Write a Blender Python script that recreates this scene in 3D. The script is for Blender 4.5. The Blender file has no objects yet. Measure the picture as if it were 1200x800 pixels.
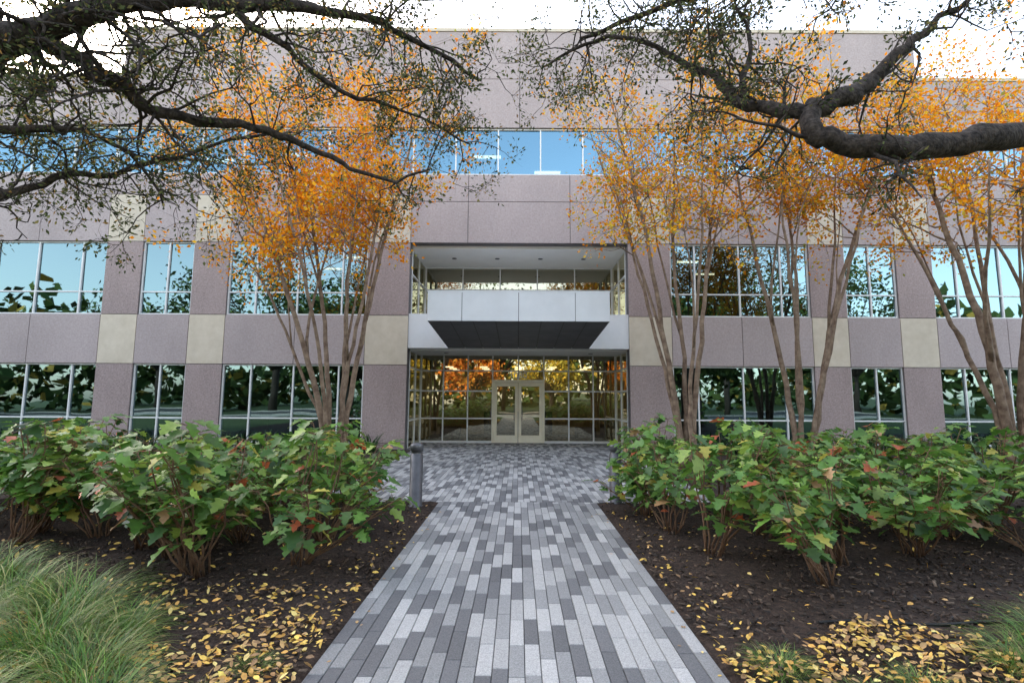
import bpy, math, random
import numpy as np
from mathutils import Vector, Matrix
random.seed(7); rng=np.random.default_rng(7)
scn=bpy.context.scene
col=scn.collection
R=math.radians

# ---------------------------------------------------------------- materials
def newmat(name):
    m=bpy.data.materials.new(name); m.use_nodes=True
    nt=m.node_tree; nt.nodes.clear()
    out=nt.nodes.new('ShaderNodeOutputMaterial')
    return m,nt,out
def N(nt,t,**kw):
    n=nt.nodes.new(t)
    for k,v in kw.items():
        if hasattr(n,k) and not k[0].isupper(): setattr(n,k,v)
        else: n.inputs[k].default_value=v
    return n
def L(nt,a,b): nt.links.new(a,b)
def surf(name,c1,c2,scale=5,rough=.8,bump=.2,bscale=60,metal=0,spec=.3,big=None,bdist=.01,speck=None):
    m,nt,out=newmat(name)
    p=N(nt,'ShaderNodeBsdfPrincipled',Roughness=rough,Metallic=metal)
    p.inputs['Specular IOR Level'].default_value=spec
    tc=N(nt,'ShaderNodeTexCoord')
    n1=N(nt,'ShaderNodeTexNoise',Scale=scale,Detail=6.0,Roughness=.65); L(nt,tc.outputs['Object'],n1.inputs['Vector'])
    r=N(nt,'ShaderNodeValToRGB'); r.color_ramp.elements[0].position=.35; r.color_ramp.elements[1].position=.65
    r.color_ramp.elements[0].color=(*c1,1); r.color_ramp.elements[1].color=(*c2,1)
    L(nt,n1.outputs['Fac'],r.inputs['Fac'])
    colout=r.outputs['Color']
    def mult(colout,sc,amp,zs,lo=.3,hi=.7):
        mp=N(nt,'ShaderNodeMapping'); mp.inputs['Scale'].default_value=(1,1,zs); L(nt,tc.outputs['Object'],mp.inputs['Vector'])
        n3=N(nt,'ShaderNodeTexNoise',Scale=sc,Detail=5.0,Roughness=.7); L(nt,mp.outputs[0],n3.inputs['Vector'])
        mr=N(nt,'ShaderNodeMapRange'); mr.inputs['From Min'].default_value=lo; mr.inputs['From Max'].default_value=hi
        mr.inputs['To Min'].default_value=1-amp; mr.inputs['To Max'].default_value=1+amp
        L(nt,n3.outputs['Fac'],mr.inputs['Value'])
        mx=N(nt,'ShaderNodeVectorMath',operation='SCALE'); L(nt,colout,mx.inputs[0]); L(nt,mr.outputs['Result'],mx.inputs['Scale'])
        return mx.outputs[0]
    if big: colout=mult(colout,big[0],big[1],.45)
    if speck: colout=mult(colout,speck[0],speck[1],1,.38,.62)
    L(nt,colout,p.inputs['Base Color'])
    n2=N(nt,'ShaderNodeTexNoise',Scale=bscale,Detail=4.0); L(nt,tc.outputs['Object'],n2.inputs['Vector'])
    b=N(nt,'ShaderNodeBump',Strength=bump,Distance=bdist); L(nt,n2.outputs['Fac'],b.inputs['Height'])
    L(nt,b.outputs['Normal'],p.inputs['Normal']); L(nt,p.outputs[0],out.inputs[0])
    return m
def attrmat(name,rough=.5,trans=.3,nscale=30,namp=.25,bump=.1,spec=.4):
    m,nt,out=newmat(name)
    a=N(nt,'ShaderNodeAttribute',attribute_name='Col')
    tc=N(nt,'ShaderNodeTexCoord')
    n1=N(nt,'ShaderNodeTexNoise',Scale=nscale,Detail=5.0,Roughness=.7); L(nt,tc.outputs['Object'],n1.inputs['Vector'])
    mr=N(nt,'ShaderNodeMapRange'); mr.inputs['From Min'].default_value=.3; mr.inputs['From Max'].default_value=.7
    mr.inputs['To Min'].default_value=1-namp; mr.inputs['To Max'].default_value=1+namp
    L(nt,n1.outputs['Fac'],mr.inputs['Value'])
    mx=N(nt,'ShaderNodeVectorMath',operation='SCALE'); L(nt,a.outputs['Color'],mx.inputs[0]); L(nt,mr.outputs['Result'],mx.inputs['Scale'])
    p=N(nt,'ShaderNodeBsdfPrincipled',Roughness=rough); p.inputs['Specular IOR Level'].default_value=spec
    L(nt,mx.outputs[0],p.inputs['Base Color'])
    if bump>0:
        b=N(nt,'ShaderNodeBump',Strength=bump,Distance=.005); L(nt,n1.outputs['Fac'],b.inputs['Height']); L(nt,b.outputs['Normal'],p.inputs['Normal'])
    if trans>0:
        t=N(nt,'ShaderNodeBsdfTranslucent'); L(nt,mx.outputs[0],t.inputs['Color'])
        ms=N(nt,'ShaderNodeMixShader',Fac=trans); L(nt,p.outputs[0],ms.inputs[1]); L(nt,t.outputs[0],ms.inputs[2]); L(nt,ms.outputs[0],out.inputs[0])
    else: L(nt,p.outputs[0],out.inputs[0])
    return m
def leafmat(name,trans):
    m,nt,out=newmat(name)
    a=N(nt,'ShaderNodeAttribute',attribute_name='Col')
    p=N(nt,'ShaderNodeBsdfDiffuse'); L(nt,a.outputs['Color'],p.inputs['Color'])
    if trans>0:
        t=N(nt,'ShaderNodeBsdfTranslucent'); L(nt,a.outputs['Color'],t.inputs['Color'])
        ms=N(nt,'ShaderNodeMixShader',Fac=trans); L(nt,p.outputs[0],ms.inputs[1]); L(nt,t.outputs[0],ms.inputs[2]); L(nt,ms.outputs[0],out.inputs[0])
    else: L(nt,p.outputs[0],out.inputs[0])
    return m
def glassmat(name,tint,refl,base):
    m,nt,out=newmat(name)
    t=N(nt,'ShaderNodeBsdfTransparent'); t.inputs['Color'].default_value=(*tint,1)
    g=N(nt,'ShaderNodeBsdfGlossy',Roughness=.012); g.inputs['Color'].default_value=(*refl,1)
    tc=N(nt,'ShaderNodeTexCoord'); n=N(nt,'ShaderNodeTexNoise',Scale=.9,Detail=1.0); L(nt,tc.outputs['Object'],n.inputs['Vector'])
    b=N(nt,'ShaderNodeBump',Strength=.16,Distance=.02); L(nt,n.outputs['Fac'],b.inputs['Height']); L(nt,b.outputs['Normal'],g.inputs['Normal'])
    f=N(nt,'ShaderNodeFresnel',IOR=1.5); ad=N(nt,'ShaderNodeMath',operation='ADD',use_clamp=True); L(nt,f.outputs[0],ad.inputs[0]); ad.inputs[1].default_value=base
    ms=N(nt,'ShaderNodeMixShader'); L(nt,ad.outputs[0],ms.inputs[0]); L(nt,t.outputs[0],ms.inputs[1]); L(nt,g.outputs[0],ms.inputs[2]); L(nt,ms.outputs[0],out.inputs[0])
    return m
def emis(name,c,s):
    m,nt,out=newmat(name); e=N(nt,'ShaderNodeEmission',Strength=s); e.inputs['Color'].default_value=(*c,1); L(nt,e.outputs[0],out.inputs[0]); return m

M_mauve=surf('mauve_aggregate_panel',(.27,.205,.195),(.395,.32,.305),scale=22,rough=.9,bump=.3,bscale=80,big=(.6,.13),speck=(12,.09))
M_mauve2=surf('mauve_smooth_panel',(.345,.285,.278),(.425,.362,.352),scale=18,rough=.85,bump=.2,bscale=90,big=(.4,.11),speck=(10,.05))
M_beige=surf('beige_precast',(.52,.45,.35),(.59,.52,.42),scale=3,rough=.8,bump=.08,bscale=90,big=(.7,.08))
M_joint=surf('joint_dark',(.12,.11,.11),(.15,.14,.14))
M_frame=surf('white_frame',(.66,.67,.66),(.74,.74,.73),rough=.4,bump=.02)
M_white=surf('white_metal_panel',(.64,.65,.66),(.70,.71,.72),scale=1.5,rough=.4,bump=.02,bscale=5)
M_soffit=surf('dark_soffit_metal',(.12,.12,.13),(.16,.16,.17),scale=2,rough=.5,bump=.02,bscale=5,metal=.2)
M_ceil=surf('white_soffit',(.80,.79,.76),(.84,.83,.80),scale=2,rough=.8,bump=.02)
M_glass=glassmat('tinted_glass',(.19,.23,.22),(.27,.41,.46),.40)
M_glass3=glassmat('tinted_glass_blue',(.20,.30,.34),(.25,.47,.62),.40)
M_glassE=glassmat('lobby_glass',(.42,.42,.33),(.72,.68,.52),.34)
M_int=surf('interior_wall',(.22,.20,.17),(.26,.24,.20),rough=.9,bump=.0)
M_intf=surf('interior_floor',(.06,.055,.05),(.09,.08,.07),rough=.6,bump=.0)
M_lobby=surf('lobby_wall',(.42,.34,.18),(.55,.45,.25),scale=1.2,rough=.8,bump=.0)
M_lamp=emis('ceiling_lamp',(1,.86,.6),6)
M_doorf=surf('door_frame_cream',(.78,.72,.55),(.84,.78,.62),rough=.35,bump=.02)
M_roof=surf('roof_gravel',(.3,.3,.3),(.4,.4,.4),scale=30)
M_grass=surf('lawn',(.035,.06,.018),(.07,.10,.03),scale=8,rough=.9,bump=.6,bscale=40,bdist=.03,big=(.3,.25))
M_mulch=surf('mulch',(.022,.015,.012),(.065,.043,.032),scale=28,rough=.95,bump=1.0,bscale=45,bdist=.03,big=(1.2,.25))
M_asph=surf('asphalt',(.045,.045,.046),(.065,.065,.066),scale=40,rough=.9,bump=.4,bscale=120)
M_conc=surf('concrete',(.32,.31,.29),(.40,.39,.36),scale=6,rough=.85,bump=.15,bscale=80)
M_base=surf('paver_joint_sand',(.03,.03,.03),(.06,.06,.055),scale=40)
M_bark=surf('oak_bark',(.016,.013,.012),(.085,.068,.058),scale=14,rough=.95,bump=1.0,bscale=26,bdist=.03)
M_bark2=surf('crepe_bark',(.12,.075,.05),(.29,.21,.145),scale=6,rough=.75,bump=.35,bscale=20)
M_stem=surf('shrub_stem',(.12,.065,.04),(.20,.12,.07),scale=20,rough=.8)
M_boll=surf('bollard_metal',(.10,.10,.105),(.14,.14,.145),scale=6,rough=.4,bump=.03,metal=.6)
M_black=surf('black_plastic',(.012,.012,.012),(.02,.02,.02),rough=.5)
M_leaf=attrmat('leaf',rough=.42,trans=.32,nscale=25,namp=.2,bump=0,spec=.5)
M_leafthin=leafmat('thin_leaf',.42); M_leafbg=leafmat('shade_tree_leaf',0)
M_dry=attrmat('dry_leaf',rough=.7,trans=0,nscale=40,namp=.25,bump=0)
M_paver=attrmat('granite_paver',rough=.75,trans=0,nscale=130,namp=.42,bump=.3,spec=.35)

# ---------------------------------------------------------------- mesh helpers
class MB:
    def __init__(s): s.v=[]; s.f=[]; s.m=[]; s.sm=[]
    def box(s,x0,x1,y0,y1,z0,z1,mat=0):
        if x1<x0: x0,x1=x1,x0
        b=len(s.v); s.v+=[(x0,y0,z0),(x1,y0,z0),(x1,y1,z0),(x0,y1,z0),(x0,y0,z1),(x1,y0,z1),(x1,y1,z1),(x0,y1,z1)]
        for f in [(0,3,2,1),(4,5,6,7),(0,1,5,4),(1,2,6,5),(2,3,7,6),(3,0,4,7)]:
            s.f.append(tuple(b+i for i in f)); s.m.append(mat); s.sm.append(False)
    def poly(s,pts,mat=0):
        b=len(s.v); s.v+=[tuple(p) for p in pts]; s.f.append(tuple(range(b,b+len(pts)))); s.m.append(mat); s.sm.append(False)
    def tube(s,pts,rad,sides=8,mat=0,cap=True):
        n=len(pts); b=len(s.v); prev=None
        for i,p in enumerate(pts):
            p=Vector(p)
            d=(Vector(pts[min(i+1,n-1)])-Vector(pts[max(i-1,0)])).normalized()
            if prev is None:
                a=d.cross(Vector((0,0,1)));
                if a.length<.1: a=d.cross(Vector((1,0,0)))
            else: a=prev-d*prev.dot(d)
            a.normalize(); prev=a; c=d.cross(a)
            for k in range(sides):
                t=2*math.pi*k/sides
                s.v.append(tuple(p+(a*math.cos(t)+c*math.sin(t))*rad[i]))
        for i in range(n-1):
            for k in range(sides):
                k2=(k+1)%sides
                s.f.append((b+i*sides+k,b+i*sides+k2,b+(i+1)*sides+k2,b+(i+1)*sides+k)); s.m.append(mat); s.sm.append(True)
        if cap:
            s.f.append(tuple(b+(n-1)*sides+k for k in range(sides))); s.m.append(mat); s.sm.append(True)
            s.f.append(tuple(b+k for k in reversed(range(sides)))); s.m.append(mat); s.sm.append(True)
    def obj(s,name,mats,parent=None):
        me=bpy.data.meshes.new(name); me.from_pydata(s.v,[],s.f)
        for m in mats: me.materials.append(m)
        me.polygons.foreach_set('material_index',s.m); me.polygons.foreach_set('use_smooth',s.sm); me.update()
        o=bpy.data.objects.new(name,me); col.objects.link(o)
        if parent: o.parent=parent
        return o
def empty(name,loc=(0,0,0)):
    o=bpy.data.objects.new(name,None); o.location=loc; col.objects.link(o); return o
def unit(a): return a/np.maximum(np.linalg.norm(a,axis=1,keepdims=True),1e-6)
def scatter_mesh(name,P,D,U,S,C,tv,tf,mat):
    P=np.asarray(P,float);D=unit(np.asarray(D,float));U=np.asarray(U,float)
    side=unit(np.cross(D,U)); nn=np.cross(side,D)
    tv=np.asarray(tv,float); n=len(P);k=len(tv); S=np.asarray(S,float).reshape(n,1,1)
    V=P[:,None,:]+S*(tv[None,:,0:1]*D[:,None,:]+tv[None,:,1:2]*side[:,None,:]+tv[None,:,2:3]*nn[:,None,:])
    V=V.reshape(-1,3)
    fl=[len(f) for f in tf]; idx=np.concatenate([np.array(f) for f in tf])
    loops=(idx[None,:]+(np.arange(n)*k)[:,None]).reshape(-1)
    tot=np.tile(np.array(fl),n); st=np.concatenate([[0],np.cumsum(tot)[:-1]])
    me=bpy.data.meshes.new(name)
    me.vertices.add(len(V)); me.vertices.foreach_set('co',V.reshape(-1))
    me.loops.add(len(loops)); me.loops.foreach_set('vertex_index',loops.astype(np.int32))
    me.polygons.add(len(tot)); me.polygons.foreach_set('loop_start',st.astype(np.int32)); me.polygons.foreach_set('loop_total',tot.astype(np.int32))
    me.update(calc_edges=True)
    a=me.color_attributes.new('Col','FLOAT_COLOR','POINT')
    cc=np.ones((n,k,4)); cc[:,:,:3]=np.asarray(C)[:,None,:]
    a.data.foreach_set('color',cc.reshape(-1))
    me.materials.append(mat)
    return me
def link(name,me,parent=None,loc=(0,0,0)):
    o=bpy.data.objects.new(name,me); o.location=loc; col.objects.link(o)
    if parent: o.parent=parent
    return o
def rdir(n): return unit(rng.normal(size=(n,3)))
def palette(n,cols,w,jit=.2):
    cols=np.array(cols); w=np.array(w,float); w/=w.sum()
    c=cols[rng.choice(len(cols),n,p=w)]
    return np.clip(c*(1+rng.normal(size=(n,1))*jit),.004,.9)
T_small=[(0,0,0),(.5,.24,.06),(1,0,0),(.5,-.24,.06)]; F_small=[(0,1,2,3)]
T_wide=[(0,0,0),(.4,.33,.08),(1,0,0),(.4,-.33,.08)]

# ---------------------------------------------------------------- ground, bed, path
g=MB(); g.poly([(-400,-400,-.02),(400,-400,-.02),(400,400,-.02),(-400,400,-.02)]); g.obj('ground',[M_grass])
def sheet(name,x0,x1,y0,y1,z,mat,amp=0,step=.12):
    nx=max(1,int((x1-x0)/step)) if amp else 1; ny=max(1,int((y1-y0)/step)) if amp else 1
    m=MB()
    for j in range(ny+1):
        for i in range(nx+1):
            x=x0+(x1-x0)*i/nx; y=y0+(y1-y0)*j/ny
            e=min(i,nx-i,j,ny-j); h=0 if e==0 else amp*(.5+.5*math.sin(x*2.1+1.3*math.sin(y*1.7))*math.cos(y*2.6+x))+random.uniform(0,amp*.35)
            m.v.append((x,y,z+h))
    for j in range(ny):
        for i in range(nx):
            a=j*(nx+1)+i; m.f.append((a,a+1,a+nx+2,a+nx+1)); m.m.append(0); m.sm.append(True)
    return m.obj(name,[mat])
PH=1.285
sheet('mulch_bed',-14,-PH,.8,8.6,-.004,M_mulch,.05)
sheet('mulch_bed',PH,14,.8,8.6,-.004,M_mulch,.05)
sheet('mulch_bed',-28,-3.4,8.6,17.0,-.004,M_mulch,.04,.3)
sheet('mulch_bed',3.4,28,8.6,17.0,-.004,M_mulch,.04,.3)
b=MB(); b.box(-PH,PH,-8,8.6,-.1,-.004); b.box(-3.4,3.4,8.6,17.0,-.1,-.004); b.box(-3.7,3.7,17.0,19.55,-.1,-.004); 
path=empty('paved_path'); b.obj('joint_sand',[M_base],path)
PV=[];PF=[];PC=[]
def paver(x0,x1,y0,y1,c):
    g_=.0025; x0+=g_;x1-=g_;y0+=g_;y1-=g_; z=.012+random.uniform(-.001,.001); e=.004
    b=len(PV)
    PV.extend([(x0,y0,z-.02),(x1,y0,z-.02),(x1,y1,z-.02),(x0,y1,z-.02),(x0,y0,z-e),(x1,y0,z-e),(x1,y1,z-e),(x0,y1,z-e),(x0+e,y0+e,z),(x1-e,y0+e,z),(x1-e,y1-e,z),(x0+e,y1-e,z)])
    for f in [(8,9,10,11),(4,5,9,8),(5,6,10,9),(6,7,11,10),(7,4,8,11),(0,1,5,4),(1,2,6,5),(2,3,7,6),(3,0,4,7)]: PF.append(tuple(b+i for i in f))
    PC.extend([c]*12)
TON=[(.40,.395,.385),(.25,.25,.248),(.14,.14,.144)]
W=2*PH/25; Ln=.405
def field(x0,ncol,ya,yb):
    for i in range(ncol):
        off=[0,.5,.25,.75][(i+ (i//4))%4]*Ln+random.choice([0,0,.12])
        y=ya-off
        prevc=0
        while y<yb:
            a=max(y,ya); c=min(y+Ln,yb)
            if c-a>.02:
                k=random.choices([0,1,2],[.42,.33,.25])[0]
                if k==prevc and random.random()<.45: k=random.choice([0,1,2])
                prevc=k
                s=random.uniform(.88,1.12); t=TON[k]
                paver(x0+i*W,x0+(i+1)*W,a,c,(t[0]*s,t[1]*s,t[2]*s,1))
            y+=Ln
field(-PH,25,-8,8.6)
n2=66; field(-n2*W/2,n2,8.6,17.0)
n3=71; field(-n3*W/2,n3,17.0,19.5)
me=bpy.data.meshes.new('pavers'); me.from_pydata(PV,[],PF); a=me.color_attributes.new('Col','FLOAT_COLOR','POINT'); a.data.foreach_set('color',np.array(PC).reshape(-1)); me.materials.append(M_paver)
link('pavers',me,path)
s=MB(); s.box(-60,60,-10.5,-8.0,-.2,.0); s.obj('sidewalk',[M_conc])
s=MB(); s.poly([(-120,-20,-.012),(120,-20,-.012),(120,-10.7,-.012),(-120,-10.7,-.012)]); s.obj('street',[M_asph])
s=MB(); s.box(-60,60,-10.7,-10.5,-.2,.1); s.box(-60,60,-20.2,-20,-.2,.12); s.obj('kerb',[M_conc])

# ---------------------------------------------------------------- office building
FY=17.0
bld=empty('office_building',(0,0,0))
walls=MB(); fr=MB(); gl=MB()
half=[(3.7,5.14,'p'),(5.14,9.85,'A'),(9.85,11.06,'p'),(11.06,12.81,'B'),(12.81,14.04,'p'),(14.04,18.75,'A'),(18.75,19.96,'p'),(19.96,21.71,'B'),(21.71,22.92,'p'),(22.92,27.63,'A'),(27.63,28.85,'p')]
def panel(x0,x1,z0,z1,mat):
    j=.011
    walls.box(x0+j,x1-j,FY,FY+.045,z0+j,z1-j,mat)
    walls.box(x0,x1,FY+.03,FY+.35,z0,z1,2)
def pane(x0,x1,z0,z1,y,gm=0,tilt=.0028):
    a=random.uniform(-tilt,tilt)*(x1-x0); c=random.uniform(-tilt,tilt)*(z1-z0)
    gl.poly([(x0,y-a-c,z0),(x1,y+a-c,z0),(x1,y+a+c,z1),(x0,y-a+c,z1)],gm)
def window(x0,x1,z0,z1,vs,hs,gm=0,y=FY+.12,t=.045):
    f0=y-.05; f1=y+.06
    fr.box(x0,x1,f0,f1,z1-t,z1); fr.box(x0,x1,f0,f1,z0,z0+t)
    xs=[x0]+[x0+(x1-x0)*v for v in vs]+[x1]; zs=[z0]+[z0+(z1-z0)*h for h in hs]+[z1]
    for i,x in enumerate(xs):
        a,c=(x,x+t) if i==0 else ((x-t,x) if i==len(xs)-1 else (x-t/2,x+t/2))
        fr.box(a,c,f0-.003,f1+.003,z0+.002,z1-.002)
    for z in zs[1:-1]: fr.box(x0,x1,f0+.004,f1-.004,z-t/2,z+t/2)
    for i in range(len(xs)-1):
        for k in range(len(zs)-1): pane(xs[i],xs[i+1],zs[k],zs[k+1],y,gm)
for sgn in (-1,1):
    for (a,c,k) in half:
        x0,x1=(a,c) if sgn>0 else (-c,-a)
        if k=='p':
            panel(x0,x1,0,.2,0); panel(x0,x1,.2,2.77,0); panel(x0,x1,2.77,4.43,1); panel(x0,x1,4.43,6.94,0); panel(x0,x1,6.94,8.6,1)
        else:
            panel(x0,x1,0,.2,0)
            xm=(x0+x1)/2; sp=[x0,xm,x1] if k=='A' else [x0,x1]
            for i in range(len(sp)-1):
                panel(sp[i],sp[i+1],2.77,4.43,3); panel(sp[i],sp[i+1],6.94,8.6,3)
            vs=[.2,.5,.82] if k=='A' else [.5]
            if sgn>0 and k=='A': vs=[.18,.5,.8]
            window(x0,x1,.2,2.77,vs,[.31]); window(x0,x1,4.43,6.94,vs,[.31])
for a,c in [(-3.7,-1.75),(-1.75,1.75),(1.75,3.7)]: panel(a,c,6.94,8.4,3); panel(a,c,8.4,9.38,3)
ux=[3.7,7.5,11.06,14.04]; wx=[14.04,18.75,23,28.85]
for sgn in (-1,1):
    for xs,top in ((ux,14.7),(wx,12.9)):
        for i in range(len(xs)-1):
            x0,x1=(xs[i],xs[i+1]) if sgn>0 else (-xs[i+1],-xs[i])
            panel(x0,x1,8.6,9.38,3); panel(x0,x1,11.08,12.9,3)
            if top>13: panel(x0,x1,12.9,14.7,3)
for a,c in [(-3.7,0),(0,3.7)]:
    panel(a,c,11.08,12.9,3); panel(a,c,12.9,14.7,3)
def ribbon(x0,x1,n,gm=1): window(x0,x1,9.38,11.08,[i/n for i in range(1,n)],[],gm)
ribbon(-14.04,14.04,19); ribbon(-28.85,-14.04,10); ribbon(14.04,28.85,10)
walls.box(-14.04,14.04,FY-.03,FY+.4,14.7,14.82,1)
walls.box(-28.85,-14.05,FY-.03,FY+.4,12.9,13.02,1); walls.box(14.05,28.85,FY-.03,FY+.4,12.9,13.02,1)
for sgn in (-1,1):
    a,c=(sgn*28.85,sgn*28.5); walls.box(min(a,c),max(a,c),FY+.36,34,0,12.9,0)
    a,c=(sgn*14.04,sgn*13.7); walls.box(min(a,c),max(a,c),FY+.36,34,12.5,14.7,0)
walls.box(-28.85,28.85,34,34.35,0,12.9,0); walls.box(-14.04,14.04,34,34.35,12.91,14.7,0)
w=walls.obj('precast_walls',[M_mauve,M_beige,M_joint,M_mauve2],bld)
rf=MB(); rf.box(-28.49,28.49,FY+.36,33.99,12.2,12.45); rf.box(-13.69,13.69,FY+.36,33.99,14.1,14.3); rf.obj('roof',[M_roof],bld)

# recess
EY=19.6; UY=20.0
rc=MB()
rc.box(-3.698,3.698,FY+.04,FY+.40,3.34,4.50,0)
rc.box(-3.698,3.698,FY+.41,UY+.3,4.30,4.44,1)
rc.box(-3.698,3.698,FY+.355,UY+.4,6.84,6.935,1)
rc.box(-3.698,3.698,FY+.41,EY+.3,3.30,3.40,1)
rc.obj('entrance_recess',[M_white,M_ceil,M_lamp],bld)
dl=MB()
for x in (-2.4,-.8,.8,2.4):
    dl.tube([(x,18.6,6.838),(x,18.6,6.822)],[.085,.085],16)
for x in (-2.6,2.6):
    dl.tube([(x,18.4,3.299),(x,18.4,3.285)],[.085,.085],16)
dl.obj('recessed_downlights',[M_soffit],bld)
window(-3.7,3.7,4.46,6.84,[(i*1.48)/7.4 for i in range(1,5)],[.62],2,UY)
xs=[-3.7,-2.85,-1.92,-.98]; zsE=[.03,.92,1.95,2.72,3.30]
t=.05
for sgn in (-1,1):
    for i in range(len(xs)-1):
        a,c=xs[i],xs[i+1]
        if sgn>0:a,c=-c,-a
        for k in range(4): pane(a,c,zsE[k],zsE[k+1],EY,2,.004)
    for x in xs: fr.box(sgn*x-t/2,sgn*x+t/2,EY-.05,EY+.06,.0,3.3)
    for z in zsE[1:-1]:
        fr.box(min(sgn*-3.7,sgn*-.98),max(sgn*-3.7,sgn*-.98),EY-.045,EY+.055,z-t/2,z+t/2)
    fr.box(min(sgn*-3.7,sgn*-.98),max(sgn*-3.7,sgn*-.98),EY-.045,EY+.055,.0,.09)
for k in (2,3):
    for a,c in ((-.98,0),(0,.98)):
        pane(a,c,max(zsE[k],2.36),zsE[k+1],EY,2,.004)
fr.box(-.98,.98,EY-.047,EY+.057,2.72-t/2,2.72+t/2); fr.box(-.025,.025,EY-.04,EY+.05,2.36,3.3)
def sideglass(x,y0,y1,z0,z1,ny,zz):
    ys=[y0+(y1-y0)*i/ny for i in range(ny+1)]; zs=[z0]+zz+[z1]
    for i in range(ny):
        for k in range(len(zs)-1):
            gl.poly([(x,ys[i],zs[k]),(x,ys[i+1],zs[k]),(x,ys[i+1],zs[k+1]),(x,ys[i],zs[k+1])],2)
    for y in ys: fr.box(x-.04,x+.04,y-.025,y+.025,z0,z1)
    for z in zs: fr.box(x-.036,x+.036,y0,y1,max(z0,z-.025),min(z1,z+.025))
for sx in (-3.72,3.72):
    sideglass(sx,FY+.42,EY-.06,.0,3.29,2,[.92,1.95,2.72]); sideglass(sx,FY+.42,UY-.06,4.46,6.83,2,[5.95])
fr.obj('window_frames',[M_frame],bld); gl.obj('window_glass',[M_glass,M_glass3,M_glassE],bld)
dr=MB()
dr.box(-1.0,-.92,EY-.08,EY+.08,0,2.38); dr.box(.92,1.0,EY-.08,EY+.08,0,2.38); dr.box(-.92,.92,EY-.08,EY+.08,2.28,2.38)
for s_ in (-1,1):
    a,c=(.01,.915) if s_>0 else (-.915,-.01)
    dr.box(a,a+.11,EY-.05,EY+.03,.02,2.27); dr.box(c-.11,c,EY-.05,EY+.03,.02,2.27)
    dr.box(a+.11,c-.11,EY-.05,EY+.03,.02,.30); dr.box(a+.11,c-.11,EY-.05,EY+.03,2.13,2.27)
    dr.box(a+.11,c-.11,EY-.045,EY+.025,.98,1.06)
    dr.poly([(a+.11,EY-.01,.3),(c-.11,EY-.01,.3),(c-.11,EY-.01,2.13),(a+.11,EY-.01,2.13)],1)
    hx=s_*.15; dr.tube([(hx,EY-.06,.85),(hx,EY-.13,.9),(hx,EY-.13,1.35),(hx,EY-.06,1.4)],[.014]*4,8,2)
dr.box(-1.0,1.0,EY-.3,EY+.1,.013,.022,2)
dr.obj('entrance_double_door',[M_doorf,M_glassE,M_boll],bld)
cu=bpy.data.curves.new('street_number','FONT'); cu.body='1080'; cu.size=.34; cu.extrude=.012; cu.align_x='CENTER'
to=bpy.data.objects.new('tmp',cu); col.objects.link(to); bpy.context.view_layer.update()
dg=bpy.context.evaluated_depsgraph_get(); tme=bpy.data.meshes.new_from_object(to.evaluated_get(dg)); bpy.data.objects.remove(to)
tme.materials.clear(); tme.materials.append(M_ceil)
no=link('street_number',tme,bld,(0,EY-.07,2.44)); no.rotation_euler=(R(90),0,0)
# canopy
cn=MB(); hx=2.36; y0=13.05; y1=FY+.035
F=[(-hx,y0,3.68),(hx,y0,3.68),(hx,y0,4.42),(-hx,y0,4.42)]; B=[(-hx,y1,3.36),(hx,y1,3.36),(hx,y1,4.42),(-hx,y1,4.42)]
cn.poly(F,2); cn.poly([F[3],F[2],B[2],B[3]],0); cn.poly([F[0],F[3],B[3],B[0]],0); cn.poly([F[1],B[1],B[2],F[2]],0)
fx=[-hx,-hx*.62,0,hx*.62,hx]
for i in range(4): cn.box(fx[i]+.008,fx[i+1]-.008,y0-.03,y0-.002,3.66,4.41,0)
cn.box(-hx,hx,y0-.035,y0+.1,4.41,4.45,0)
def sz(y,o=0): return 3.66+(3.34-3.66)*(y-y0)/(y1-y0)+o
nn=8
cn.poly([(-hx,y0,3.70),(-hx,y1,3.38),(hx,y1,3.38),(hx,y0,3.70)],2)
for i in range(nn):
    xa=-hx+2*hx*i/nn+.012; xb=-hx+2*hx*(i+1)/nn-.012
    for j in range(3):
        ya=y0+(y1-y0)*j/3+.012; yb=y0+(y1-y0)*(j+1)/3-.012
        cn.poly([(xa,ya,sz(ya)),(xa,yb,sz(yb)),(xb,yb,sz(yb)),(xb,ya,sz(ya))],1)
cn.obj('entrance_canopy',[M_white,M_soffit,M_joint],bld)
# interior
it=MB()
for z0,z1 in ((2.95,4.25),(7.15,8.55),(11.3,11.6)):
    it.box(-28.4,-3.9,FY+.40,30,z0,z1,0); it.box(3.9,28.4,FY+.40,30,z0,z1,0); it.box(-3.88,3.88,UY+.45,30,z0+.01,z1+.01,0)
it.box(-3.88,3.88,FY+.40,UY+.44,7.2,8.5,0); it.box(-3.88,3.88,FY+.40,UY+.44,11.3,11.6,0)
it.box(-28.4,-3.9,FY+.36,30,-.05,.03,1); it.box(3.9,28.4,FY+.36,30,-.05,.03,1); it.box(-3.88,3.88,EY+.1,30,-.05,.03,1)
it.box(-28.4,28.4,26,26.2,.03,11.3,0)
for x in (-22,-13.4,-10.4,10.4,13.4,22): it.box(x-.06,x+.06,FY+.9,26,.03,11.3,0)
for x in (-3.95,3.95): it.box(x-.05,x+.05,EY+1.2,26,.03,2.94,2)
it.box(-3.8,3.8,24,24.1,.03,2.9,2)
it.box(-1.5,1.5,22.6,23.2,.03,1.1,1); it.box(-3.2,-2.4,21.2,22,.03,.5,1); it.box(2.4,3.2,21.2,22,.03,.5,1)
for i in range(14):
    x=rng.uniform(-20,20)
    if abs(x)<4.5: continue
    for zb in (.03,4.25):
        it.box(x-.7,x+.7,20.5+rng.uniform(0,3),21.3+3,zb,zb+.75,1)
for x in (-8,-6,6,8,-15.5,15.5): it.box(x-.2,x+.2,19.6,20,.03,11.2,0)
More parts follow.
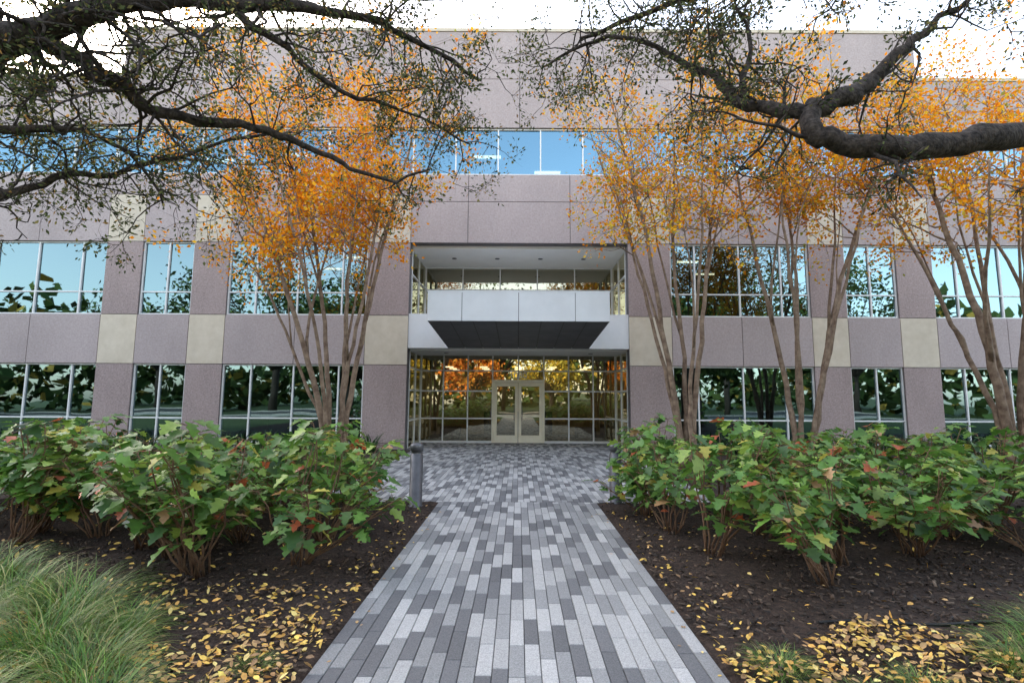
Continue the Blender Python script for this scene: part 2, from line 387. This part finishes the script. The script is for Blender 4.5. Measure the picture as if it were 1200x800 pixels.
lamps=[(-6.3,19.6,7.14),(-8.1,21.4,7.14),(6.6,20,7.14),(8.3,22,7.14),(12.2,20,7.14),(16,20.5,7.14),(-15.5,20,7.14),(-1.3,19.6,11.29),(-1.5,22,11.29),(1.2,21,11.29),(6.4,20,11.29),(-6.9,21,11.29),(-8.9,19.5,11.29),(9.3,20.5,11.29),(12.4,20,11.29),(-12.2,20,11.29),(6.2,20,2.94),(-8.2,20,2.94),(15.4,20,2.94)]
for x,y,z in lamps: it.box(x-.55,x+.55,y-.12,y+.12,z-.02,z-.004,3)
for x in (-2.8,-1.4,0,1.4,2.8):
    for y in (20.8,22,23.2): it.box(x-.15,x+.15,y-.15,y+.15,2.92,2.945,3)
it.obj('interior',[M_int,M_intf,M_lobby,M_lamp],bld)

# ---------------------------------------------------------------- bollards
def bollard(x,y):
    m=MB(); prof=[(0,.12),(.02,.12),(.021,.10),(.80,.10),(.801,.085),(.86,.085),(.861,.105),(.95,.105),(.975,.09),(.985,.05),(.988,.01)]
    m.tube([(0,0,p[0]) for p in prof],[p[1] for p in prof],24)
    o=m.obj('bollard',[M_boll]); o.location=(x,y,.0)
bollard(-1.60,8.25); bollard(1.58,8.45)
m=MB(); pts=[(2.25+.12*i,4.02+.03*math.sin(i*.7),.05) for i in range(30)]; m.tube(pts,[.012]*30,6); m.obj('irrigation_hose',[M_black])

# ---------------------------------------------------------------- tree tools
def wiggle(p0,d,length,nseg,gn,bias=(0,0,0)):
    pts=[Vector(p0)]; d=Vector(d).normalized(); bias=Vector(bias)
    for i in range(nseg):
        d=(d+Vector((random.gauss(0,gn),random.gauss(0,gn),random.gauss(0,gn)))+bias).normalized()
        pts.append(pts[-1]+d*length/nseg)
    return pts
def smooth(pts,k=3,jit=0):
    P=[Vector(p) for p in pts]; out=[]
    for i in range(len(P)-1):
        a=P[max(i-1,0)];b_=P[i];c=P[i+1];d=P[min(i+2,len(P)-1)]
        for j in range(k):
            t=j/k; out.append(.5*((2*b_)+(c-a)*t+(2*a-5*b_+4*c-d)*t*t+(3*b_-a-3*c+d)*t**3)+Vector((random.gauss(0,jit),random.gauss(0,jit),random.gauss(0,jit))))
    out.append(P[-1]); return out
class Tree:
    def __init__(s): s.mb=MB(); s.lp=[]; s.ld=[]
    def leaves(s,pts,n,spread):
        for _ in range(n):
            i=random.randrange(1,len(pts)); t=random.random(); p=pts[i-1].lerp(pts[i],t)
            q=Vector((random.gauss(0,1),random.gauss(0,1),random.gauss(0,1)))
            s.lp.append(tuple(p+q*spread)); s.ld.append(tuple((q.normalized()+(pts[i]-pts[i-1]).normalized()*.8)))
    def branch(s,p,d,length,r,level,cfg):
        nseg=5 if level>0 else 3
        pts=wiggle(p,d,length,nseg,cfg['gn'],cfg['bias'])
        s.mb.tube(pts,[r*(1-.75*i/nseg) for i in range(nseg+1)],5 if level>0 else 3,cap=False)
        if level==0:
            if random.random()<cfg.get('leafp',1): s.leaves(pts,cfg['nl'],cfg['sp'])
            return
        for k in range(cfg['kids'][level]):
            t=random.uniform(.25,1); i=min(int(t*nseg),nseg-1); q=pts[i].lerp(pts[i+1],t*nseg-i)
            dd=(pts[i+1]-pts[i]).normalized(); rd=Vector((random.gauss(0,1),random.gauss(0,1),random.gauss(0,1))).normalized()
            s.branch(q,(dd*.7+rd*.9),length*random.uniform(.4,.65),r*.5,level-1,cfg)

# ---------------------------------------------------------------- live oaks
def oak(limbs,trunk,cols_w,cfg,trunk_r=.34):
    root=empty('live_oak_tree',(0,0,0)); T=Tree()
    tp=smooth(trunk,4,.02); n=len(tp); T.mb.tube(tp,[trunk_r*(1.35 if i<2 else 1)*(1-.35*i/n) for i in range(n)],14)
    for pts,r0,r1,dens in limbs:
        sp=smooth(pts,4,.022); n=len(sp)
        rr=[(r0+(r1-r0)*(i/(n-1))**.8)*random.uniform(.88,1.12) for i in range(n)]
        T.mb.tube(sp,rr,12)
        Lg=sum((sp[i+1]-sp[i]).length for i in range(n-1))
        for k in range(int(Lg*dens)):
            t=random.random()**.8*(n-1); i=min(int(t),n-2); q=sp[i].lerp(sp[i+1],t-i)
            dd=(sp[i+1]-sp[i]).normalized(); rd=Vector((random.gauss(0,1),random.gauss(0,1),random.gauss(0,.9))).normalized()
            T.branch(q,dd*.6+rd,random.uniform(.5,1.2),rr[i]*.2+.006,2,cfg)
    T.mb.obj('trunk_and_branches',[M_bark],root)
    P=np.array(T.lp);n=len(P)
    C=palette(n,[(.065,.085,.038),(.11,.13,.055),(.042,.056,.028),(.20,.18,.07),(.30,.18,.06)],cols_w,.25)
    me=scatter_mesh('leaves',P,np.array(T.ld),rdir(n),rng.uniform(.035,.068,n),C,T_small,F_small,M_leafthin)
    link('foliage',me,root)
    return n
cfg=dict(gn=.38,bias=(0,0,-.02),nl=12,sp=.045,kids={1:4,2:3},leafp=.85)
L_limbs=[
 ([(-8.6,4.0,3.4),(-6.9,4.8,4.5),(-6.07,5.0,4.83),(-5.21,4.8,5.15),(-4.61,4.6,5.24),(-4.05,4.6,5.45),(-3.54,4.8,5.71),(-2.89,5.2,5.98),(-2.10,5.6,6.22),(-1.37,6.0,6.2),(-.53,6.3,5.83)],.23,.018,6.5),
 ([(-4.75,4.65,5.2),(-4.34,4.8,5.0),(-4.05,5.0,4.82),(-3.87,5.2,4.73),(-3.16,5.5,4.76),(-2.72,5.8,4.74),(-2.17,6.0,4.57),(-1.75,6.2,4.44),(-1.2,6.4,4.64)],.095,.014,6),
 ([(-8.4,4.1,2.9),(-6.6,5.0,3.1),(-6.05,5.0,3.3),(-5.46,5.2,3.76),(-5.13,5.4,4.07),(-4.65,5.6,4.23),(-3.85,6.0,4.7),(-3.07,6.3,5.18)],.08,.014,6),
 ([(-3.1,5.05,5.88),(-2.68,5.4,5.6),(-2.13,5.8,5.34),(-1.5,6.2,5.36),(-.65,6.5,5.05)],.05,.010,8.5),
 ([(-6.3,5.0,4.7),(-5.33,5.0,4.4),(-4.72,5.1,4.5),(-4.31,5.4,4.38),(-4.04,5.6,3.87)],.055,.012,7),
 ([(-8.7,4.0,3.8),(-6.8,4.4,6.0),(-5.0,4.5,6.8),(-3.4,4.8,7.2),(-1.8,5.2,7.2),(-.6,5.6,6.9)],.14,.02,5),
 ([(-8.7,4.0,3.8),(-7.5,2.0,5.6),(-5.5,0.0,6.8),(-3.5,-1.2,7.4)],.16,.03,2.5),
 ([(-8.7,4.0,3.8),(-10.5,4.6,5.5),(-12.2,4.4,6.6)],.16,.03,2.5),
]
n1=oak(L_limbs,[(-8.9,3.8,-.1),(-8.85,3.8,.6),(-8.7,3.9,2.0),(-8.5,4.0,3.3),(-8.7,4.0,4.0)],[.34,.28,.16,.14,.08],cfg)
R_limbs=[
 ([(9.6,5.6,3.5),(7.6,5.6,4.6),(6.30,5.5,4.74),(5.51,5.3,4.61),(4.67,5.1,4.40),(3.96,5.0,4.26),(3.30,5.0,4.30),(2.98,5.0,4.46),(3.13,5.1,4.75),(3.61,5.2,4.98),(3.88,5.3,5.22)],.18,.085,.6),
 ([(3.88,5.3,5.22),(4.3,5.3,5.63),(4.8,5.4,6.01),(5.5,5.4,6.5)],.08,.02,5),
 ([(3.10,5.1,4.72),(2.78,5.3,4.83),(2.47,5.5,5.09),(2.26,5.7,5.54),(1.92,5.9,5.85),(1.45,6.1,6.28),(.82,6.3,6.37),(.3,6.5,6.15)],.085,.012,8.5),
 ([(2.47,5.5,5.09),(2.73,5.6,5.74),(2.6,5.7,6.37)],.045,.012,8.5),
 ([(9.8,5.6,4.2),(8.0,5.2,6.2),(6.5,5.0,6.8),(5.0,5.2,6.9),(3.5,5.5,6.8),(2.0,6.0,6.7),(.8,6.4,6.5)],.15,.02,8.5),
 ([(9.8,5.6,4.2),(7.8,3.2,6.0),(5.5,1.2,7.0),(3.0,-.4,7.5)],.16,.03,2.5),
 ([(9.8,5.6,4.2),(11.6,6.0,5.8),(13.2,6,6.6)],.16,.03,2.5),
]
n2_=oak(R_limbs,[(10.0,5.6,-.1),(9.95,5.6,.7),(9.8,5.6,2.2),(9.6,5.6,3.4),(9.8,5.6,4.3)],[.34,.3,.14,.14,.08],cfg)

# ---------------------------------------------------------------- crepe myrtles
def crepe(base,stems,leafn,seedv,pal_w,leafp=.7,lo=.55):
    random.seed(seedv)
    root=empty('crepe_myrtle_tree',(0,0,0)); T=Tree(); bx,by=base
    c2=dict(gn=.22,bias=(0,0,.05),nl=leafn,sp=.10,kids={1:3,2:4},leafp=leafp)
    for (ang,Rr,H,r0) in stems:
        ca,sa=math.cos(ang),math.sin(ang); pts=[]
        K=11; ph=random.uniform(0,6)
        for i in range(K+1):
            t=i/K; rr=.12+Rr*(t**1.35)
            wob=.10*math.sin(ph+t*9)*t**.5
            pts.append(Vector((bx+rr*ca+wob*sa,by+rr*sa*.8-wob*ca,-.05+H*t)))
        sp=smooth(pts,2,.016); n=len(sp); rad=[r0*(1-.82*(i/(n-1))) for i in range(n)]
        T.mb.tube(sp,rad,8)
        for k in range(13):
            t=random.uniform(lo,1)*(n-1); i=min(int(t),n-2); q=sp[i].lerp(sp[i+1],t-i)
            a=random.uniform(0,6.28); out=Vector((math.cos(a)*.9,math.sin(a)*.9,random.uniform(.15,.9)))
            T.branch(q,out,random.uniform(.9,1.9),rad[i]*.4+.004,2,c2)
        i=int(n*random.uniform(.25,.42)); a=ang+random.uniform(-1,1)
        f=wiggle(sp[i],Vector((math.cos(a)*.25,math.sin(a)*.25,1)),H*.5,8,.07,(0,0,.02)); T.mb.tube(f,[rad[i]*.65*(1-.7*j/8) for j in range(9)],6)
        for k in range(6):
            j=random.randrange(5,9); a=random.uniform(0,6.28)
            T.branch(f[j],Vector((math.cos(a),math.sin(a),.5)),random.uniform(.8,1.5),.012,2,c2)
    T.mb.obj('trunks_and_branches',[M_bark2],root)
    P=np.array(T.lp); n=len(P)
    C=palette(n,[(.86,.30,.015),(.88,.44,.03),(.68,.20,.015),(.68,.48,.06),(.32,.32,.06)],pal_w,.12)
    link('foliage',scatter_mesh('leaves',P,np.array(T.ld),rdir(n),rng.uniform(.065,.115,n),C,T_wide,F_small,M_leafthin),root)
    return n
a1=crepe((-4.35,12.4),[(3.3,3.4,9.4,.085),(2.6,2.0,9.9,.075),(0.2,1.8,9.8,.08),(5.6,2.0,9.3,.06),(1.5,1.3,10.2,.07),(4.2,2.8,9.0,.06),(3.0,4.3,8.2,.05)],14,11,[.42,.34,.1,.1,.04],.9,.5)
a2=crepe((4.05,12.4),[(3.3,1.7,9.6,.085),(0.0,1.2,9.8,.08),(1.6,.8,10.1,.07),(5.0,1.3,9.0,.06),(2.6,2.3,9.0,.06)],11,23,[.3,.36,.06,.18,.1],.68,.57)
a3=crepe((6.8,12.4),[(3.0,1.6,9.4,.08),(0.1,3.0,9.4,.09),(1.2,1.6,9.9,.07),(5.6,2.6,9.0,.06),(4.2,1.2,9.2,.06)],12,35,[.34,.36,.08,.14,.08],.72,.57)
a4=crepe((11.0,11.4),[(3.2,2.0,9.0,.11),(0.4,1.8,9.6,.10),(1.6,1.3,9.9,.08),(4.6,1.8,9.0,.07),(2.7,3.0,8.6,.07)],13,47,[.38,.34,.1,.12,.06],.75,.56)

# ---------------------------------------------------------------- hydrangea shrubs
half_out=[(0,0),(.03,.16),(.10,.34),(.20,.40),(.28,.24),(.40,.26),(.52,.42),(.60,.30),(.68,.16),(.80,.20),(.90,.10),(1,0)]
mid=[0,.04,.10,.19,.27,.37,.48,.57,.67,.78,.9,1]
tv=[];tf=[]
k=len(mid)
for i in range(k): tv.append((mid[i],0,-.10*mid[i]**2))
for sgn in (1,-1):
    o0=len(tv)
    for i in range(k): x,y=half_out[i]; tv.append((x,sgn*y,.10*y/.4-.10*x*x-.02))
    for i in range(k-1):
        f=(i,i+1,o0+i+1,o0+i); tf.append(f if sgn<0 else f[::-1])
def shrub_meshes(seedv):
    random.seed(seedv); mb=MB(); P=[];D=[];U=[];S=[];
    ns=random.randint(11,15)
    lean=random.uniform(0,.3); la=random.uniform(0,6.28)
    for j in range(ns):
        a=random.uniform(0,6.283); Rr=random.uniform(.12,.72); H=random.uniform(.6,1.28)*(1-.22*(Rr/.7)**2)
        pts=[Vector((.06*math.cos(a)+(Rr*math.cos(a)+lean*math.cos(la))*t**1.2+.04*math.sin(t*9+j),.06*math.sin(a)+(Rr*math.sin(a)+lean*math.sin(la))*t**1.2,H*t-.02)) for t in [0,.2,.4,.6,.8,1]]
        mb.tube(pts,[.011,.010,.009,.008,.006,.005],5)
        nl=random.randint(14,22)
        for q in range(nl):
            t=random.uniform(.34,1)**.75 if q>3 else 1
            i=min(int(t*5),4); p=pts[i].lerp(pts[i+1],t*5-i)
            b_=random.uniform(0,6.283); o=Vector((math.cos(b_),math.sin(b_),random.uniform(.0,.6)))
            pl=random.uniform(.05,.16); e=p+o.normalized()*pl
            mb.tube([p,e],[.003,.0025],3,cap=False)
            dd=Vector((o.x,o.y,random.uniform(-.8,.25)))
            P.append(tuple(e));D.append(tuple(dd)); U.append((random.gauss(0,.35),random.gauss(0,.35),1)); S.append(random.uniform(.085,.20))
    n=len(P); P=np.array(P)
    C=palette(n,[(.085,.19,.035),(.14,.28,.05),(.05,.12,.03),(.26,.38,.07),(.42,.38,.07),(.48,.12,.05),(.45,.26,.12)],[.33,.28,.12,.17,.05,.03,.02],.16)
    me=scatter_mesh('hydrangea_leaves',P,np.array(D),np.array(U),np.array(S),C,tv,tf,M_leaf)
    me.polygons.foreach_set('use_smooth',[True]*len(me.polygons))
    o=mb.obj('tmpstem',[M_stem]); sm=o.data; bpy.data.objects.remove(o)
    return me,sm
variants=[shrub_meshes(100+i) for i in range(9)]
random.seed(5)
def shrub(x,y,s):
    root=empty('hydrangea_shrub',(x,y,.02)); root.rotation_euler=(0,0,random.uniform(0,6.28)); root.scale=(s,s,s*random.uniform(.92,1.06))
    v=random.choice(variants); link('leaves',v[0],root); link('stems',v[1],root)
Ls=[(-2.2,5.3),(-2.95,5.05),(-3.6,5.5),(-2.25,6.3),(-3.2,6.2),(-4.2,5.8),(-2.3,7.2),(-3.1,7.2),(-4.1,6.7),(-5.0,6.3),(-2.45,8.0),(-3.3,8.1),(-4.2,7.8),(-5.2,7.4),(-6.0,6.6),(-6.3,7.7),(-7.0,6.9),(-7.4,8.1),(-8.0,7.2),(-5.3,8.4),(-8.6,8.2),(-9.2,7.2),(-3.7,7.6),(-5.6,5.9),(-6.7,6.1),(-7.8,6.3)]
Rs=[(2.1,5.7),(2.75,4.9),(3.35,5.5),(1.95,6.6),(3.0,6.5),(4.2,5.8),(1.8,7.5),(3.0,7.6),(4.1,6.9),(5.1,6.3),(4.1,8.1),(5.2,7.5),(6.1,6.8),(6.4,7.9),(7.2,7.0),(7.5,8.2),(8.2,7.2),(5.4,8.5),(9.2,8.0),(2.3,8.3),(3.6,7.2),(5.7,5.9),(6.8,6.1)]
for x,y in Ls+Rs:
    shrub(x+random.uniform(-.08,.08),y+random.uniform(-.1,.1),random.uniform(.88,1.12))

# ---------------------------------------------------------------- ornamental grasses & strap plants
def blade_t(nseg,w,bend):
    tv=[];tf=[];x=0;z=0;a=0
    for i in range(nseg+1):
        t=i/nseg; ww=w*(1-t**2)+.0004
        tv+= [(x,ww,z),(x,-ww,z)]
        a=bend*t; x+=math.cos(a)/nseg; z-=math.sin(a)/nseg
    for i in range(nseg): tf.append((2*i,2*i+1,2*i+3,2*i+2))
    return tv,tf
def clump(name,centers,nb,rad,hmin,hmax,w,bend,cols,ws,tilt=.55):
    P=[];D=[];S=[]
    for (x,y,s) in centers:
        for _ in range(nb):
            a=random.uniform(0,6.283); r=rad*s*math.sqrt(random.random())
            P.append((x+r*math.cos(a),y+r*math.sin(a),.0)); b_=a+random.gauss(0,.8); k=random.uniform(.05,tilt)*(0.4+r/(rad*s))
            D.append((k*math.cos(b_),k*math.sin(b_),1)); S.append(random.uniform(hmin,hmax)*s)
    P=np.array(P);D=np.array(D);n=len(P)
    U=np.stack([D[:,0],D[:,1],-.001*np.ones(n)],1)*-1
    tv_,tf_=blade_t(6,w,bend)
    C=palette(n,cols,ws,.25)
    return link(name,scatter_mesh(name,P,D,U,np.array(S),C,tv_,tf_,M_leaf))
random.seed(9)
gc=[(.09,.20,.03),(.15,.28,.045),(.055,.12,.025),(.36,.34,.12)]
GL=[(-2.55,3.2,.85),(-3.05,3.5,.95),(-2.2,2.85,.75),(-3.3,4.0,1.0),(-4.0,4.3,.95),(-3.75,3.5,1.0),(-4.6,4.7,.9),(-2.8,2.6,.85),(-3.3,2.85,.9),(-4.6,4.0,1.0),(-5.2,4.9,.9),(-2.05,2.4,.7),(-5.3,4.3,.95),(-2.75,3.75,.7)]
for c in GL: clump('ornamental_grass',[c],560,.2,.30,.66,.0055,random.uniform(1.5,2.2),gc,[.38,.3,.14,.18],.65)
GR=[(1.62,3.35,.5),(1.95,3.0,.45),(2.35,3.15,.45),(3.2,3.35,.8),(3.6,3.55,.9),(3.5,3.05,.85),(3.9,3.7,.95),(4.1,3.3,1),(2.0,2.7,.5),(2.7,2.9,.5),(-1.75,2.95,.4),(-1.62,3.35,.35)]
for c in GR: clump('ornamental_grass',[c],340,.24,.32,.55,.006,1.9,gc,[.34,.3,.1,.24])
SP=[(sx*(4.6+.55*i+random.uniform(-.1,.1)),16.1+random.uniform(-.25,.2),1) for sx in (-1,1) for i in range(36)]
clump('strap_leaf_border',SP,60,.22,.5,.85,.03,1.2,[(.03,.07,.02),(.05,.10,.03),(.07,.13,.04)],[1,1,.5],.5)

# ---------------------------------------------------------------- mulch chips, fallen leaves
def bedpts(n,f):
    out=[]
    while len(out)<n:
        x=random.uniform(-9,9);y=random.uniform(1.6,8.5)
        if abs(x)>PH+.02 and random.random()<f(x,y): out.append((x,y))
    return np.array(out)
pts=bedpts(26000,lambda x,y:1 if y<6 else .4); n=len(pts)
P=np.column_stack([pts,rng.uniform(.025,.06,n)]); D=rng.normal(size=(n,3));D[:,2]*=.35
U=rng.normal(size=(n,3))*.5;U[:,2]=1
tchip=[(0,.16,0),(1,.2,.0),(1.05,-.14,.05),(.05,-.2,0),(0,.16,-.15),(1,.2,-.15),(1.05,-.14,-.12),(.05,-.2,-.15)]
fchip=[(0,1,2,3),(0,4,5,1),(1,5,6,2),(2,6,7,3),(3,7,4,0)]
C=palette(n,[(.035,.022,.015),(.07,.045,.03),(.02,.014,.011),(.12,.085,.06)],[.4,.3,.2,.1],.25)
link('mulch_chips',scatter_mesh('mulch_chips',P,D,U,rng.uniform(.02,.06,n),C,tchip,fchip,M_dry))
def dens(x,y):
    d=.035
    if y<3.75+.3*math.sin(x*3): d=1
    if abs(x)<PH+.35: d=max(d,.35*math.exp(-(y-3)/2.0) if y>3 else 1)
    if x<0 and 3.5<y<4.7 and x>-3.8: d=max(d,.35)
    return d
pts=bedpts(23000,dens); n=len(pts)
P=np.column_stack([pts,rng.uniform(.045,.095,n)]); D=rng.normal(size=(n,3));D[:,2]*=.25
U=rng.normal(size=(n,3))*.45;U[:,2]=1
tl=[(0,0,0),(.25,.2,.05),(.6,.23,.07),(1,0,.02),(.6,-.23,.09),(.25,-.2,.04),(.5,0,0)]; fl_=[(0,1,6),(1,2,6),(2,3,6),(3,4,6),(4,5,6),(5,0,6)]
yel=[(.70,.46,.10),(.62,.34,.08),(.50,.31,.13),(.34,.20,.09),(.76,.57,.20),(.20,.12,.06)]
C=palette(n,yel,[.3,.2,.17,.13,.12,.08],.2)
link('fallen_leaves',scatter_mesh('fallen_leaves',P,D,U,rng.uniform(.03,.072,n),C,tl,fl_,M_dry))
n=46; P=np.column_stack([np.where(rng.random(n)<.5,-1,1)*(PH-np.abs(rng.normal(size=n))*.12),rng.uniform(2.4,8,n),np.full(n,.018)]); D=rng.normal(size=(n,3));D[:,2]*=.05
U=rng.normal(size=(n,3))*.1;U[:,2]=1
link('fallen_leaves',scatter_mesh('fallen_leaves_path',P,D,U,rng.uniform(.03,.055,n),palette(n,yel,[1]*6),tl,fl_,M_dry))

# ---------------------------------------------------------------- trees across the street (seen as reflections)
def bgtree(x,y,H,Rr,cols,ws,nl=4200):
    root=empty('shade_tree',(x,y,0)); T=Tree()
    T.mb.tube([(0,0,-.1),(.05,0,H*.15),(.1,.05,H*.3),(.0,.1,H*.5)],[.4,.3,.26,.15],10)
    cl=[]
    for k in range(28):
        a=random.uniform(0,6.283); r=Rr*math.sqrt(random.random()); z=H*(.36+.58*random.random()*(1-.5*(r/Rr)**2)); c=Vector((r*math.cos(a),r*math.sin(a),z)); cl.append(c)
        T.mb.tube(smooth([(0,0,H*.22),(c.x*.4,c.y*.4,H*.3+c.z*.1),c],3,.08),[.14,.12,.1,.08,.06,.04,.02],6)
    T.mb.obj('trunk_and_branches',[M_bark],root)
    ci=rng.integers(0,len(cl),nl); P=np.array([tuple(c) for c in cl])[ci]+rng.normal(size=(nl,3))*np.array([Rr*.17,Rr*.17,H*.055])
    C=palette(nl,cols,ws,.25)
    link('foliage',scatter_mesh('leaves',P,rdir(nl),rdir(nl),rng.uniform(.3,.6,nl),C,T_wide,F_small,M_leafbg),root)
gcol=[(.06,.10,.035),(.10,.14,.045),(.04,.06,.025)]
for (x,y,H,Rr) in [(-28,-24,20,8),(-15.5,-25,21,8),(-2,-31,19,7),(11,-24.5,21,7.5),(24,-25,20,8),(38,-24,19,7),(-42,-25,19,7),(-13,-6,11,4.8),(13,-6,11,4.8)]:
    bgtree(x,y,H,Rr,gcol,[1,1,.6])
bgtree(-5.5,-23,9,3.4,[(.65,.20,.04),(.7,.33,.06)],[1,1],3000)
bgtree(4,-23,10,3.6,[(.6,.42,.06),(.45,.4,.08)],[1,1],3000)
n=22000; ang=rng.uniform(0,2*np.pi,n); rr=rng.uniform(60,80,n)
hh=10+3*np.sin(ang*9)+2*np.sin(ang*23+1)+1.5*np.sin(ang*57)
P=np.column_stack([rr*np.cos(ang),rr*np.sin(ang),rng.random(n)**.8*hh]); 
link('distant_trees',scatter_mesh('distant_trees',P,rdir(n),rdir(n),rng.uniform(1.0,2.2,n),palette(n,gcol+[(.35,.25,.06)],[1,1,1,.4],.25),T_wide,F_small,M_leafbg))

# ---------------------------------------------------------------- light
sd=Vector((-.945,.934,.70)).normalized()
el=math.asin(sd.z); az=math.atan2(sd.x,sd.y)
wd=bpy.data.worlds.new('World'); scn.world=wd; wd.use_nodes=True; nt=wd.node_tree; nt.nodes.clear()
sk=nt.nodes.new('ShaderNodeTexSky'); sk.sky_type='NISHITA'; sk.sun_disc=False; sk.sun_elevation=el; sk.sun_rotation=az%(2*math.pi)
sk.air_density=1.0; sk.dust_density=1.6; sk.ozone_density=1.0
hs=nt.nodes.new('ShaderNodeHueSaturation'); hs.inputs['Saturation'].default_value=.66
vm=nt.nodes.new('ShaderNodeVectorMath'); vm.operation='MULTIPLY'; vm.inputs[1].default_value=(1.07,1.0,.92)
bg=nt.nodes.new('ShaderNodeBackground'); bg.inputs[1].default_value=1.0; wo=nt.nodes.new('ShaderNodeOutputWorld')
nt.links.new(sk.outputs[0],hs.inputs['Color']); nt.links.new(hs.outputs[0],vm.inputs[0]); nt.links.new(vm.outputs[0],bg.inputs[0]); nt.links.new(bg.outputs[0],wo.inputs[0])
sl=bpy.data.lights.new('sun','SUN'); sl.energy=5.0; sl.angle=R(.5); sl.color=(1,.93,.82)
so=bpy.data.objects.new('sun',sl); so.rotation_euler=sd.to_track_quat('Z','Y').to_euler(); so.location=(-30,30,30); col.objects.link(so)

# ---------------------------------------------------------------- camera
cam=bpy.data.cameras.new('camera'); cam.lens=18.0; cam.sensor_width=36; cam.clip_end=2000; cam.clip_start=.05; cam.shift_x=-.0063
co=bpy.data.objects.new('camera',cam); col.objects.link(co); scn.camera=co
co.matrix_world=Matrix.Translation((0,0,1.7))@Matrix.Rotation(R(90+6.28),4,'X')@Matrix.Rotation(R(.3),4,'Z')
scn.view_settings.view_transform='Standard'; scn.view_settings.look='None'; scn.view_settings.exposure=0
